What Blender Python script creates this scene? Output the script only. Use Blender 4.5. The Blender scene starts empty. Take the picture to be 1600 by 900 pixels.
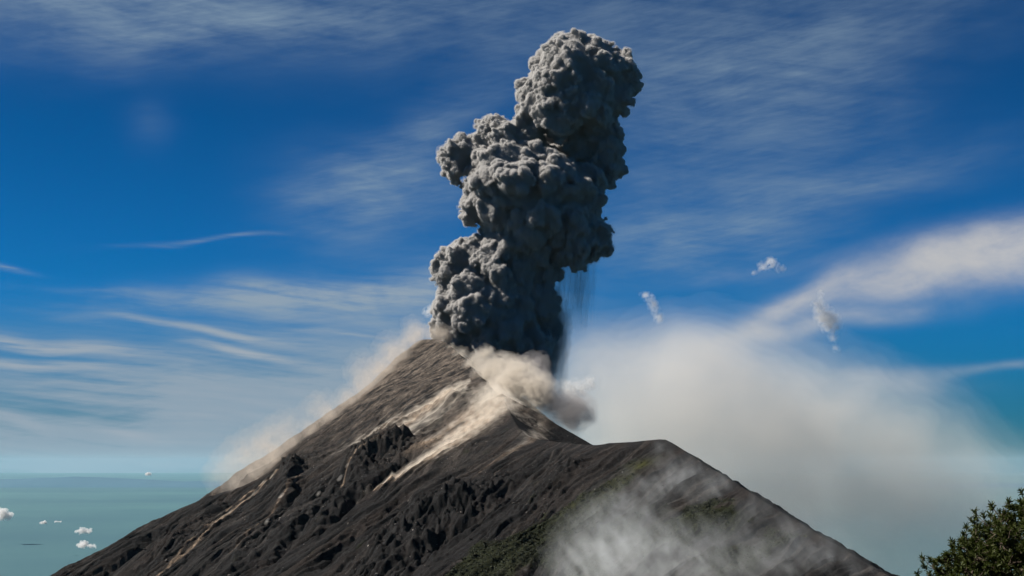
import bpy, math, random
import numpy as np

# ------------------------------------------------------------------ camera, world, sun, exposure
SC = bpy.context.scene
COL = SC.collection
W0, H0, F = 1600.0, 900.0, 2198.0          # photograph's frame and focal length in its pixels
YH = 724.0                                 # row of the true horizontal
PITCH = math.atan((YH - H0 / 2) / F)
CP, SP = math.cos(PITCH), math.sin(PITCH)
GROUND_Z = -2000.0

cam = bpy.data.cameras.new("camera")
cam.sensor_width = 36.0
cam.lens = 36.0 * F / W0
cam.clip_start = 0.5
cam.clip_end = 1.0e6
camera = bpy.data.objects.new("camera", cam)
camera.rotation_euler = (math.pi / 2 + PITCH, 0, 0)
COL.objects.link(camera)
SC.camera = camera

SUN_AZ = math.radians(-85.0)     # from +Y (view direction), negative = left
SUN_EL = math.radians(43.0)
SUN_DIR = np.array([math.sin(SUN_AZ) * math.cos(SUN_EL), math.cos(SUN_AZ) * math.cos(SUN_EL), math.sin(SUN_EL)])
sun_data = bpy.data.lights.new("sun", 'SUN')
sun_data.energy = 5.0
sun_data.angle = math.radians(0.53)
sun_data.color = (1.0, 0.93, 0.82)
sun = bpy.data.objects.new("sun", sun_data)
sun.rotation_euler = (math.pi / 2 - SUN_EL, 0, math.pi - SUN_AZ)
COL.objects.link(sun)

SC.view_settings.view_transform = 'Standard'
SC.view_settings.look = 'None'
SC.view_settings.gamma = 1.0
SC.view_settings.exposure = 1.0
SC.view_settings.use_curve_mapping = False
cy = SC.cycles
cy.use_denoising = True
cy.max_bounces = 8
cy.diffuse_bounces = 3
cy.glossy_bounces = 1
cy.transmission_bounces = 2
cy.volume_bounces = 1
cy.transparent_max_bounces = 96
cy.use_adaptive_sampling = True
cy.adaptive_threshold = 0.012
cy.caustics_reflective = False
cy.caustics_refractive = False


class X:
    """a float socket with arithmetic, for writing shader maths as expressions"""
    nt = None

    def __init__(s, sock):
        s.s = sock

    @staticmethod
    def op(kind, *a, clamp=False):
        n = X.nt.nodes.new('ShaderNodeMath')
        n.operation = kind
        n.use_clamp = clamp
        for i, v in enumerate(a):
            if isinstance(v, X):
                X.nt.links.new(v.s, n.inputs[i])
            else:
                n.inputs[i].default_value = float(v)
        return X(n.outputs[0])

    def __add__(s, o): return X.op('ADD', s, o)
    __radd__ = __add__
    def __sub__(s, o): return X.op('SUBTRACT', s, o)
    def __rsub__(s, o): return X.op('SUBTRACT', o, s)
    def __mul__(s, o): return X.op('MULTIPLY', s, o)
    __rmul__ = __mul__
    def __truediv__(s, o): return X.op('DIVIDE', s, o)
    def clamp(s): return X.op('ADD', s, 0.0, clamp=True)
    def exp(s): return X.op('POWER', 2.718281828, s)


def node(kind, **kw):
    n = X.nt.nodes.new(kind)
    for k, v in kw.items():
        setattr(n, k, v)
    return n


def setin(n, key, v):
    s = n.inputs[key]
    if isinstance(v, X):
        X.nt.links.new(v.s, s)
    elif hasattr(v, 'is_output'):
        X.nt.links.new(v, s)
    else:
        s.default_value = v


def smooth(x, lo, hi):
    n = node('ShaderNodeMapRange', interpolation_type='SMOOTHSTEP')
    setin(n, 0, x); setin(n, 1, lo); setin(n, 2, hi)
    return X(n.outputs[0])


def xyz(x, y, z):
    n = node('ShaderNodeCombineXYZ')
    setin(n, 0, x); setin(n, 1, y); setin(n, 2, z)
    return n.outputs[0]


def noise_fac(vec, scale, detail=5.0, rough=0.55, dist=0.0):
    n = node('ShaderNodeTexNoise')
    setin(n, 'Vector', vec); setin(n, 'Scale', scale); setin(n, 'Detail', detail)
    setin(n, 'Roughness', rough); setin(n, 'Distortion', dist)
    return X(n.outputs[0])


def mixc(fac, a, b):
    n = node('ShaderNodeMix', data_type='RGBA')
    setin(n, 0, fac); setin(n, 6, a); setin(n, 7, b)
    return n.outputs[2]


def build_world():
    w = bpy.data.worlds.new("World")
    SC.world = w
    w.use_nodes = True
    nt = w.node_tree
    nt.nodes.clear()
    X.nt = nt
    out = node('ShaderNodeOutputWorld')
    bg = node('ShaderNodeBackground')
    nt.links.new(bg.outputs[0], out.inputs[0])
    sky = node('ShaderNodeTexSky', sky_type='NISHITA')
    sky.sun_disc = False
    sky.sun_elevation = SUN_EL
    sky.sun_rotation = SUN_AZ
    sky.altitude = 3700.0
    sky.air_density = 1.0
    sky.dust_density = 0.3
    sky.ozone_density = 4.0
    hsv = node('ShaderNodeHueSaturation')
    setin(hsv, 'Saturation', 1.32); setin(hsv, 'Value', 1.0); setin(hsv, 'Hue', 0.487)
    nt.links.new(sky.outputs[0], hsv.inputs['Color'])
    tc = node('ShaderNodeTexCoord')
    sep = node('ShaderNodeSeparateXYZ')
    nt.links.new(tc.outputs['Generated'], sep.inputs[0])
    x, y, z = (X(sep.outputs[i]) for i in range(3))
    az = X.op('ARCTAN2', x, y)                 # azimuth from +Y, radians
    el = X.op('ARCSINE', z)                    # elevation, radians
    # sky co-ordinates in units of 100 "photo pixels" of angle: u to the right, v up from the horizon
    u = az * (F / 100)
    v = el * (F / 100)
    # wispy warp
    wn = node('ShaderNodeTexNoise')
    setin(wn, 'Vector', xyz(u, v * 1.6, 0.0)); setin(wn, 'Scale', 0.45); setin(wn, 'Detail', 1.2)
    ws = node('ShaderNodeSeparateColor')
    nt.links.new(wn.outputs[1], ws.inputs[0])
    uw = u + (X(ws.outputs[0]) - 0.5) * 1.1
    vw = v + (X(ws.outputs[1]) - 0.5) * 0.7

    def blob(px, py, a, b, ang=0.0, amp=1.0, uu=None, vv=None):
        """soft oval patch: centre and half-widths given in hundredths of a radian-pixel of sky angle"""
        uu = uu or uw; vv = vv or vw
        cu, cv = (px - 800) / 100, (YH - py) / 100
        c, s = math.cos(ang), math.sin(ang)
        du, dv = uu - cu, vv - cv
        p = (du * c + dv * s) * (100.0 / a)
        q = (dv * c - du * s) * (100.0 / b)
        return (X.op('MULTIPLY', p * p + q * q, -1.0)).exp() * amp

    def streak(ang, along, across, scale, detail=6.0, rough=0.6, seed=0.0):
        c, s = math.cos(ang), math.sin(ang)
        us = u + (uw - u) * 0.35; vs = v + (vw - v) * 0.3
        p = (us * c + vs * s) * along
        q = (vs * c - us * s) * across
        return noise_fac(xyz(p, q, seed), scale, detail, rough)

    def total(lst):
        t = None
        for b in lst:
            e = blob(*b)
            t = e if t is None else t + e
        return t

    R = math.radians
    # --- high cirrus, combed into fibres
    st1 = streak(R(-6), 0.07, 1.0, 4.2, 9.0, 0.64, 1.3)
    st2 = streak(R(17), 0.09, 1.0, 3.6, 9.0, 0.66, 7.7)
    st3 = streak(R(-4), 0.06, 1.0, 9.0, 6.0, 0.62, 12.1)
    fine = smooth(streak(R(8), 0.045, 1.0, 15.0, 4.0, 0.6, 21.0), 0.25, 0.75)
    soft = noise_fac(xyz(uw, vw * 1.5, 3.1), 0.8, 6.0, 0.58)
    a1 = total([(90, 50, 300, 50, R(2), .50), (430, 40, 330, 55, R(10), .30), (800, 30, 330, 90, R(0), .26),
                (580, 305, 130, 70, R(6), .46), (640, 225, 150, 34, R(30), .34), (1150, 190, 230, 150, R(10), .34),
                (1330, 60, 300, 80, R(8), .22), (1300, 310, 250, 34, R(10), .26), (1080, 380, 170, 60, R(0), .34), (230, 210, 30, 36, R(-30), .10)])
    fib1 = smooth(st1 * 0.36 + st2 * 0.36 + soft * 0.40, 0.34, 0.84)
    al = a1 * (fib1 * 1.6 + 0.24)
    a2 = total([(430, 475, 190, 26, R(2), .85), (590, 462, 150, 30, R(4), .6), (410, 452, 60, 14, R(-8), .5), (180, 462, 120, 5, R(-2), .35)])
    fib2 = smooth(st1 * 0.55 + soft * 0.45, 0.36, 0.68)
    al = al + a2 * (fib2 * 1.0 + 0.12)
    lines = total([(60, 535, 150, 11, R(-9), .55), (130, 552, 130, 9, R(-7), .5), (60, 572, 170, 9, R(-5), .65), (400, 562, 75, 5.5, R(-10), .75), (345, 555, 70, 5, R(-4), .35),
                   (310, 527, 130, 6, R(-8), .45), (400, 540, 90, 5, R(-8), .35), (20, 432, 40, 4, R(-4), .45), (330, 378, 110, 4, R(4), .22), (500, 580, 40, 4, R(-8), .3),
                   (320, 652, 55, 7, R(-14), .4), (225, 665, 60, 8, R(-12), .38), (60, 660, 70, 8, R(-14), .3), (260, 678, 60, 5, R(-16), .25), (520, 535, 90, 5, R(-3), .25),
                   (200, 620, 200, 8, R(-2), .22), (120, 600, 200, 10, R(-2), .28)])
    al = al + lines * (smooth(st3, 0.30, 0.62) * 0.9 + 0.2)
    a3 = total([(130, 675, 420, 52, 0.0, .88), (300, 724, 900, 30, 0.0, .95), (470, 655, 210, 85, 0.0, .9), (330, 610, 360, 45, R(-3), .55),
                (620, 545, 180, 70, 0.0, .42), (700, 470, 200, 60, 0, .22), (300, 510, 380, 40, R(0), .20)])
    fib3 = smooth(st1 * 0.6 + st3 * 0.25 + soft * 0.2, 0.34, 0.70)
    al = al + a3 * (fib3 * 0.75 + 0.5)
    al = (al * (fine * 0.30 + 0.85)).clamp()
    lit = (lines * (smooth(st3, 0.30, 0.62) * 0.8 + 0.2) + total([(430, 465, 190, 22, R(2), .5), (600, 462, 150, 22, R(4), .4)]) * fib2 * 0.8 + a3 * fib3 * 0.45).clamp()
    # --- the broad pale cloud bank to the right
    n4 = noise_fac(xyz(uw * 0.8, vw, 9.0), 0.9, 8.0, 0.6)
    n5 = noise_fac(xyz(uw * 0.55 + vw * 0.2, vw * 1.1, 15.0), 3.4, 8.0, 0.62)
    b4 = total([(1610, 420, 170, 56, R(6), .9), (1410, 445, 170, 42, R(14), .85), (1235, 478, 110, 26, R(28), .75), (1290, 515, 150, 17, R(4), .5), (1170, 425, 130, 14, R(8), .28),
                (1000, 600, 260, 80, R(-6), .32), (1250, 640, 260, 70, R(-10), .30), (1080, 560, 130, 40, 0.0, .3), (930, 520, 150, 60, 0, .25),
                (1540, 588, 130, 9, R(3), .45), (1380, 600, 120, 14, R(-6), .4), (1100, 830, 420, 110, 0, .6), (1530, 790, 150, 50, R(-10), .3), (1400, 850, 500, 50, 0, .3)])
    bank = smooth(b4 * (n4 * 0.9 + n5 * 0.8 + st2 * 0.45 - 0.08), 0.0, 1.45)
    base = hsv.outputs[0]
    mul = node('ShaderNodeMix', data_type='RGBA', blend_type='MULTIPLY')
    setin(mul, 0, 1.0)
    nt.links.new(base, mul.inputs[6])
    grade = (smooth(v, -0.3, 2.8) * 0.62 + 0.38) * (1.0 - smooth(v, 2.5, 7.5) * 0.22)
    gc = node('ShaderNodeCombineColor')
    for i_, t_ in enumerate(SKY_TINT[:3]):
        setin(gc, i_, grade * t_)
    nt.links.new(gc.outputs[0], mul.inputs[7])
    c1 = mixc(al * 0.9, mul.outputs[2], CIRRUS)
    c1 = mixc(lit * 0.75, c1, (3.6, 4.0, 4.5, 1))
    tone = noise_fac(xyz(uw * 0.5, vw * 0.8, 4.0), 0.8, 3.0, 0.5)
    c2 = mixc(bank * 0.94, c1, mixc(tone, BANK_LO, BANK_HI))
    nt.links.new(c2, bg.inputs[0])
    bg.inputs[1].default_value = 0.052
    w.cycles.sampling_method = 'MANUAL'
    w.cycles.sample_map_resolution = 512


SKY_TINT = (0.015, 0.46, 0.68, 1)
CIRRUS = (2.35, 3.25, 4.1, 1)
BANK_LO = (4.3, 4.4, 4.6, 1)
BANK_HI = (5.9, 5.75, 5.6, 1)
build_world()


# ------------------------------------------------------------------ helpers
def pt(px, py, Y):
    """world point seen at photograph pixel (px, py) at distance Y ahead"""
    a, b = (px - W0 / 2) / F, (H0 / 2 - py) / F
    d = np.array([a, CP - b * SP, SP + b * CP])
    return d * (Y / d[1])


def ray(px, py):
    a, b = (px - W0 / 2) / F, (H0 / 2 - py) / F
    return np.array([a, CP - b * SP, SP + b * CP])


def sstep(x, a, b):
    t = np.clip((x - a) / (b - a), 0, 1)
    return t * t * (3 - 2 * t)


_rng = np.random.default_rng(11)
_PERM = _rng.permutation(512).astype(np.int32)
_PERM = np.concatenate([_PERM, _PERM, _PERM])
_a = _rng.uniform(0, 2 * np.pi, 512)
_G2 = np.stack([np.cos(_a), np.sin(_a)], 1).astype(np.float32)
_g = _rng.normal(size=(512, 3))
_G3 = (_g / np.linalg.norm(_g, axis=1)[:, None]).astype(np.float32)


def perlin2(x, y, seed=0):
    x = np.asarray(x, np.float32) + seed * 17.31; y = np.asarray(y, np.float32) + seed * 7.77
    xi = np.floor(x).astype(np.int32); yi = np.floor(y).astype(np.int32)
    xf = x - xi; yf = y - yi
    xi &= 511; yi &= 511
    u = xf * xf * xf * (xf * (xf * 6 - 15) + 10); v = yf * yf * yf * (yf * (yf * 6 - 15) + 10)

    def g(ix, iy, fx, fy):
        h = _PERM[_PERM[ix & 511] + (iy & 511)]
        return _G2[h, 0] * fx + _G2[h, 1] * fy
    a = g(xi, yi, xf, yf); b = g(xi + 1, yi, xf - 1, yf)
    c = g(xi, yi + 1, xf, yf - 1); d = g(xi + 1, yi + 1, xf - 1, yf - 1)
    return (a + u * (b - a)) * (1 - v) + (c + u * (d - c)) * v


def perlin3(p, seed=0):
    p = np.asarray(p, np.float32) + np.float32(seed * 13.7)
    i = np.floor(p).astype(np.int32); f = p - i
    i &= 511
    w = f * f * f * (f * (f * 6 - 15) + 10)
    r = 0
    for dx in (0, 1):
        hx = _PERM[(i[:, 0] + dx) & 511]
        wx = w[:, 0] if dx else 1 - w[:, 0]
        for dy in (0, 1):
            hy = _PERM[hx + ((i[:, 1] + dy) & 511)]
            wy = w[:, 1] if dy else 1 - w[:, 1]
            for dz in (0, 1):
                h = _PERM[hy + ((i[:, 2] + dz) & 511)]
                wz = w[:, 2] if dz else 1 - w[:, 2]
                g = _G3[h]
                r = r + wx * wy * wz * (g[:, 0] * (f[:, 0] - dx) + g[:, 1] * (f[:, 1] - dy) + g[:, 2] * (f[:, 2] - dz))
    return r


def fbm3(p, oct=4, seed=0, gain=0.5, lac=2.03):
    a, s, r = 1.0, 1.0, 0
    for k in range(oct):
        r = r + a * perlin3(p * s, seed + k); a *= gain; s *= lac
    return r


def fbm2(x, y, oct=4, seed=0, gain=0.5, lac=2.03, ridged=False):
    a, s, r = 1.0, 1.0, 0
    for k in range(oct):
        n = perlin2(x * s, y * s, seed + k)
        if ridged:
            n = 0.5 - np.abs(n) * 1.6
        r = r + a * n; a *= gain; s *= lac
    return r


def new_mesh(name, V, faces, mat, parent=None, smooth_shade=True, col=None):
    """faces: (n,k) int array, all of one size"""
    me = bpy.data.meshes.new(name)
    V = np.asarray(V, np.float32); faces = np.asarray(faces, np.int32)
    n, k = faces.shape
    me.vertices.add(len(V)); me.vertices.foreach_set('co', V.ravel())
    me.loops.add(n * k); me.loops.foreach_set('vertex_index', faces.ravel())
    me.polygons.add(n); me.polygons.foreach_set('loop_start', np.arange(0, n * k, k, dtype=np.int32))
    me.polygons.foreach_set('use_smooth', np.full(n, smooth_shade, dtype=bool))
    me.update(calc_edges=True)
    if col is not None:
        at = me.color_attributes.new('albedo', 'FLOAT_COLOR', 'POINT')
        c = np.ones((len(V), 4), np.float32); c[:, :3] = col
        at.data.foreach_set('color', c.ravel())
    me.materials.append(mat)
    o = bpy.data.objects.new(name, me)
    COL.objects.link(o)
    if parent is not None:
        o.parent = parent
    return o


def empty(name, loc=(0, 0, 0)):
    o = bpy.data.objects.new(name, None)
    o.location = loc
    o.empty_display_size = 1
    COL.objects.link(o)
    return o


def tag(o, label, cat, kind=None, group=None):
    o['label'] = label
    o['category'] = cat
    if kind: o['kind'] = kind
    if group: o['group'] = group
    return o


def mat_new(name):
    m = bpy.data.materials.new(name)
    m.use_nodes = True
    m.node_tree.nodes.clear()
    X.nt = m.node_tree
    out = node('ShaderNodeOutputMaterial')
    return m, out


def volume_mat(name, color, density, aniso=0.2, absorb=(0, 0, 0, 1)):
    m, out = mat_new(name)
    v = node('ShaderNodeVolumePrincipled')
    setin(v, 'Color', (*color, 1)); setin(v, 'Density', density); setin(v, 'Anisotropy', aniso)
    setin(v, 'Density Attribute', ''); setin(v, 'Absorption Color', absorb)
    X.nt.links.new(v.outputs[0], out.inputs['Volume'])
    m.cycles.homogeneous_volume = True
    return m


def surface_nets(Fd, iso, origin, vox):
    """closed quad surface of {Fd > iso}; outside the array counts as outside"""
    Fp = np.full(tuple(s + 2 for s in Fd.shape), np.float32(Fd.min() - 1) if Fd.min() < iso else np.float32(iso - 1), np.float32)
    Fp[1:-1, 1:-1, 1:-1] = Fd
    Fp -= np.float32(iso)
    ins = Fp > 0
    nx, ny, nz = (s - 1 for s in Fp.shape)
    cnt = np.zeros((nx, ny, nz), np.int8)
    for dx in (0, 1):
        for dy in (0, 1):
            for dz in (0, 1):
                cnt += ins[dx:dx + nx, dy:dy + ny, dz:dz + nz]
    act = (cnt > 0) & (cnt < 8)
    idx = np.full((nx, ny, nz), -1, np.int32)
    ai = np.argwhere(act)
    idx[act] = np.arange(len(ai))
    C = {}
    for dx in (0, 1):
        for dy in (0, 1):
            for dz in (0, 1):
                C[dx, dy, dz] = Fp[ai[:, 0] + dx, ai[:, 1] + dy, ai[:, 2] + dz]
    acc = np.zeros((len(ai), 3), np.float32); n = np.zeros(len(ai), np.float32)
    keys = list(C)
    for a in keys:
        for ax in range(3):
            if a[ax]:
                continue
            b = list(a); b[ax] = 1; b = tuple(b)
            fa, fb = C[a], C[b]
            cr = (fa > 0) != (fb > 0)
            t = np.where(cr, fa / np.where(cr, fa - fb, 1), 0)
            for k in range(3):
                acc[:, k] += np.where(cr, a[k] + (t if k == ax else 0), 0)
            n += cr
    V = (ai + acc / np.maximum(n, 1)[:, None] - 1.0) * vox + np.asarray(origin)
    quads = []
    for ax in range(3):
        o1, o2 = [(1, 2), (2, 0), (0, 1)][ax]
        sl_a = [slice(1, -1)] * 3; sl_b = [slice(1, -1)] * 3
        sl_a[ax] = slice(0, -1); sl_b[ax] = slice(1, None)
        A, B = ins[tuple(sl_a)], ins[tuple(sl_b)]
        e = np.argwhere(A != B)
        pos = A[e[:, 0], e[:, 1], e[:, 2]]
        g = e.copy()
        for k in range(3):
            if k != ax:
                g[:, k] += 1
        def cell(d1, d2):
            q = g.copy(); q[:, o1] -= d1; q[:, o2] -= d2
            return idx[q[:, 0], q[:, 1], q[:, 2]]
        q = np.stack([cell(1, 1), cell(0, 1), cell(0, 0), cell(1, 0)], 1)
        q[~pos] = q[~pos][:, ::-1]
        quads.append(q)
    Q = np.concatenate(quads)
    return V, Q


# ------------------------------------------------------------------ terrain: the volcano
# The visible flank is one great slope falling to the left and towards the viewer; its rim is the skyline.
SUMMIT = pt(668, 531, 3000.0)
FALL = np.array([-0.80, -0.60])          # plan direction the slope falls in
GRADE = 0.60


def plane_z(x, y):
    return SUMMIT[2] - GRADE * (FALL[0] * (x - SUMMIT[0]) + FALL[1] * (y - SUMMIT[1]))


def on_plane(px, py):
    r = ray(px, py)
    k = (SUMMIT[2] + GRADE * (FALL @ SUMMIT[:2])) / (r[2] + GRADE * (FALL @ r[:2]))
    return r * k


def catmull(P, step):
    out = []
    for i in range(len(P) - 1):
        p0 = P[max(i - 1, 0)]; p1 = P[i]; p2 = P[i + 1]; p3 = P[min(i + 2, len(P) - 1)]
        m = max(2, int(np.linalg.norm((p2 - p1)[:2]) / step))
        for t in np.linspace(0, 1, m, endpoint=False):
            out.append(0.5 * ((2 * p1) + (-p0 + p2) * t + (2 * p0 - 5 * p1 + 4 * p2 - p3) * t * t + (-p0 + 3 * p1 - 3 * p2 + p3) * t ** 3))
    out.append(P[-1])
    return np.array(out)


SKYLINE_LEFT = [(-900, 1330), (-200, 1030), (80, 899), (140, 868), (200, 838), (262, 803), (330, 775), (385, 757), (412, 741), (430, 718), (470, 688), (520, 653), (560, 621),
                (600, 591), (628, 563), (643, 541), (655, 532), (668, 530), (690, 532), (712, 548), (751, 589), (784, 621)]
NOTCH = [(800, 652), (822, 680), (871, 690), (931, 695), (951, 692), (991, 690), (1031, 686), (1049, 691), (1094, 720), (1160, 761), (1225, 802), (1390, 900), (1700, 1085), (2300, 1400)]
EDGE = np.concatenate([catmull(np.array([on_plane(*p) for p in SKYLINE_LEFT]), 24), catmull(np.array([on_plane(*p) for p in NOTCH]), 24)])
_q = on_plane(784, 621)[1]
_q_x = on_plane(784, 621)[0]
BACK_RIDGE = catmull(np.array([pt(784, 621, _q)] + [pt(px, py, _q - dy) for px, py, dy in
                     [(827, 637, 25), (867, 661, 50), (902, 681, 70), (931, 698, 85), (1000, 742, 100), (1300, 930, 150), (1900, 1300, 250)]]), 24)


def line_field(x, y, cr):
    """nearest point of a 3-D crest line in plan: its height, the distance to it, and which side"""
    best = np.full(x.shape, 1e12, np.float32); z = np.zeros_like(best); side = np.zeros_like(best)
    for i in range(len(cr) - 1):
        a, b = cr[i], cr[i + 1]
        d = b[:2] - a[:2]; L2 = d @ d
        if L2 < 1e-6:
            continue
        ex = x - a[0]; ey = y - a[1]
        t = np.clip((ex * d[0] + ey * d[1]) / L2, 0, 1)
        dd = (ex - t * d[0]) ** 2 + (ey - t * d[1]) ** 2
        m = dd < best - 1e-3
        best[m] = dd[m]
        z[m] = (a[2] + t * (b[2] - a[2]))[m]
        side[m] = (d[0] * ey - d[1] * ex)[m]
    return z, np.sqrt(best), side


def inside_poly(x, y, P):
    r = np.zeros(x.shape, bool)
    for i in range(len(P)):
        (x0, y0), (x1, y1) = P[i - 1][:2], P[i][:2]
        if y0 == y1:
            continue
        c = (y0 > y) != (y1 > y)
        r ^= c & (x < (x1 - x0) * (y - y0) / (y1 - y0) + x0)
    return r


def base_height(x, y):
    ze, de, _ = line_field(x, y, EDGE)
    poly = np.concatenate([EDGE, [[EDGE[-1][0] + 500, -5000, 0], [EDGE[0][0] - 6000, -5000, 0], [EDGE[0][0] - 6000, EDGE[0][1] + 300, 0]]])
    inside = inside_poly(x, y, poly)
    zi = plane_z(x, y)
    zo = ze - 0.72 * de
    z = np.where(inside, zi, zo)
    zb, db, _ = line_field(x, y, BACK_RIDGE)
    zb = zb - 0.66 * db
    dc = np.where(zb > z, db, de)
    z = smax(z, zb, 26.0)
    return z, dc, inside


def smax(a, b, k):
    h = np.clip(0.5 + 0.5 * (a - b) / k, 0, 1)
    return b + (a - b) * h + k * h * (1 - h)


def seg_dist(x, y, P):
    """distance to a plan polyline and the parameter 0..1 along it"""
    P = np.asarray(P)
    best = np.full(x.shape, 1e12, np.float32); tt = np.zeros_like(best)
    n = len(P) - 1
    for i in range(n):
        a, b = P[i][:2], P[i + 1][:2]
        d = b - a
        t = np.clip(((x - a[0]) * d[0] + (y - a[1]) * d[1]) / (d @ d), 0, 1)
        dd = (x - a[0] - t * d[0]) ** 2 + (y - a[1] - t * d[1]) ** 2
        m = dd < best
        best = np.where(m, dd, best); tt = np.where(m, (i + t) / n, tt)
    return np.sqrt(best), tt


def axis_pts(lo, f0, f1, hi, fine, growth=1.12):
    mid = np.arange(f0, f1 + fine * 0.5, fine)
    up, st = [], fine
    p = f1
    while p < hi:
        st = min(st * growth, 400); p += st; up.append(p)
    dn, st = [], fine
    p = f0
    while p > lo:
        st = min(st * growth, 400); p -= st; dn.append(p)
    return np.concatenate([dn[::-1], mid, up])


GX = axis_pts(-7000, -900, 420, 6000, 1.8)
GY = axis_pts(500, 1120, 3060, 8000, 1.8)
XX, YY = np.meshgrid(GX.astype(np.float32), GY.astype(np.float32), indexing='ij')
ZB, DC, INSIDE = base_height(XX, YY)


def hit(px, py, Z=None):
    """terrain point under a photograph pixel"""
    Z = ZB if Z is None else Z
    r = ray(px, py)
    Ys = np.arange(900, 2500, 2.0)
    P = r[None] * (Ys / r[1])[:, None]
    i = np.clip(np.searchsorted(GX, P[:, 0]), 0, len(GX) - 1); j = np.clip(np.searchsorted(GY, P[:, 1]), 0, len(GY) - 1)
    below = np.nonzero(P[:, 2] < Z[i, j])[0]
    return P[below[0]] if len(below) else P[-1]


def bump(px, py, r):
    c = hit(px, py)
    return np.exp(-((XX - c[0]) ** 2 + (YY - c[1]) ** 2) / (0.85 * r) ** 2)


def path(pixels):
    return np.array([hit(*p) for p in pixels])


# warped fall-line coordinates, one set per face, blended where the faces meet
wx = fbm2(XX / 160, YY / 160, 3, 3) * 40
wy = fbm2(XX / 40, YY / 40, 3, 5) * 5
ACR = (-FALL[1] * (XX - SUMMIT[0]) + FALL[0] * (YY - SUMMIT[1])) + wx + wy      # across the slope
alo = FALL[0] * (XX - SUMMIT[0]) + FALL[1] * (YY - SUMMIT[1]) + 0 * wx               # down the slope from the summit


def on_slopes(fn):
    return fn(ACR, alo)


fade = sstep(DC, 4, 90)
fade2 = sstep(DC, 2, 30)
g1 = on_slopes(lambda a, d: fbm2(a / 80, d / 700, 4, 21, 0.55, ridged=True))
g2 = on_slopes(lambda a, d: fbm2(a / 30, d / 300, 4, 31, 0.6, ridged=True))
g3 = on_slopes(lambda a, d: fbm2(a / 7.5, d / 90, 2, 41, 0.5))
iso1 = fbm2(XX / 120, YY / 120, 3, 51, 0.5)
iso2 = fbm2(XX / 26, YY / 26, 4, 61, 0.55, ridged=True)
rock_amt = np.clip(sum(a * bump(px, py, r) for px, py, r, a in [
    (600, 725, 60, 1.0), (565, 745, 50, 1.0), (640, 700, 40, .5), (445, 745, 45, 1.0), (530, 800, 70, .6), (500, 770, 60, .6),
    (690, 825, 70, 1.1), (640, 850, 80, .8), (720, 810, 40, 1.0), (750, 780, 60, .8), (890, 745, 28, .8), (845, 790, 60, .5), (600, 890, 100, .6), (420, 860, 110, .5),
    (290, 850, 120, .5), (560, 700, 60, .4), (672, 543, 28, .55), (640, 560, 30, .3), (735, 605, 24, .5), (500, 700, 50, .3), (600, 640, 50, .22)]), 0, 1.2)
lower = sstep(alo, 220, 640)
Z = ZB + fade * (g1 * (2.5 + 10.5 * lower) + iso1 * 7 + fbm2(XX / 330, YY / 330, 2, 55) * 24 * (1 - 0.7 * sstep(XX, 0, 180))) + fade2 * (g2 * (1.9 + 9.5 * lower) + g3 * (0.5 + 2.0 * lower) + fade2 * (1 - lower) * fbm2(XX / 22, YY / 22, 4, 85, 0.6) * 2.6)
Z += fade2 * rock_amt * (iso2 * 13.0 + fbm2(XX / 9, YY / 9, 3, 71, ridged=True) * 3.2)
Z += fade2 * (0.25 + 0.5 * lower) * fbm2(XX / 7, YY / 7, 2, 81) * 1.6


def carve(pixels, w0, w1, depth, skew=0.0):
    """raised rib (depth>0) or gully (depth<0) along a line down the slope"""
    global Z
    P = path(pixels)
    d, t = seg_dist(XX + fbm2(XX / 30, YY / 30, 3, 91) * 14, YY + fbm2(XX / 30, YY / 30, 3, 95) * 14, P)
    w = 0.75 * (w0 + (w1 - w0) * t)
    Z = Z + 1.15 * depth * np.exp(-(d / w) ** 2) * sstep(t, 0, 0.15) * (1 - sstep(t, 0.8, 1.0) * .7)


carve([(648, 690), (600, 715), (560, 735), (545, 775)], 26, 36, 26)         # lava rib above the big gully
carve([(655, 705), (625, 735), (590, 768), (560, 790), (500, 850)], 18, 20, -22)     # gully it shades
carve([(440, 722), (450, 745), (445, 790)], 22, 26, 16)                     # crag on the left shoulder
carve([(480, 745), (470, 775), (440, 810), (390, 880)], 14, 16, -10)
carve([(560, 740), (520, 790), (460, 850), (420, 900)], 12, 22, -16)
carve([(742, 795), (700, 808), (650, 835), (600, 880)], 26, 40, 18)
carve([(760, 815), (720, 835), (690, 850), (640, 900)], 20, 26, -22)
carve([(360, 770), (300, 830), (230, 890)], 18, 30, 10)
carve([(330, 785), (280, 820), (220, 862), (160, 905)], 16, 24, -16)
carve([(215, 822), (260, 815), (310, 800), (345, 790)], 16, 20, -12)
carve([(880, 700), (840, 740), (790, 780), (740, 830)], 14, 22, -9)
carve([(660, 770), (600, 815), (540, 860), (500, 900)], 16, 22, -13)
carve([(712, 575), (700, 610), (715, 630)], 18, 22, 6)

# ground colours: dark ash, reddish cinder, bare lava, tan dust that has settled in the chutes, moss
ash = np.array([0.0098, 0.0095, 0.0102]); cinder = np.array([0.0185, 0.0150, 0.0138]); lava = np.array([0.011, 0.0108, 0.0115])
pale = np.array([0.050, 0.045, 0.042]); tan = np.array([0.30, 0.225, 0.165]); moss = np.array([0.012, 0.015, 0.006]); grass = np.array([0.030, 0.031, 0.009])


def lay(c, col, m):
    m = np.clip(m, 0, 1)[..., None]
    return c * (1 - m) + col * m


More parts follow.
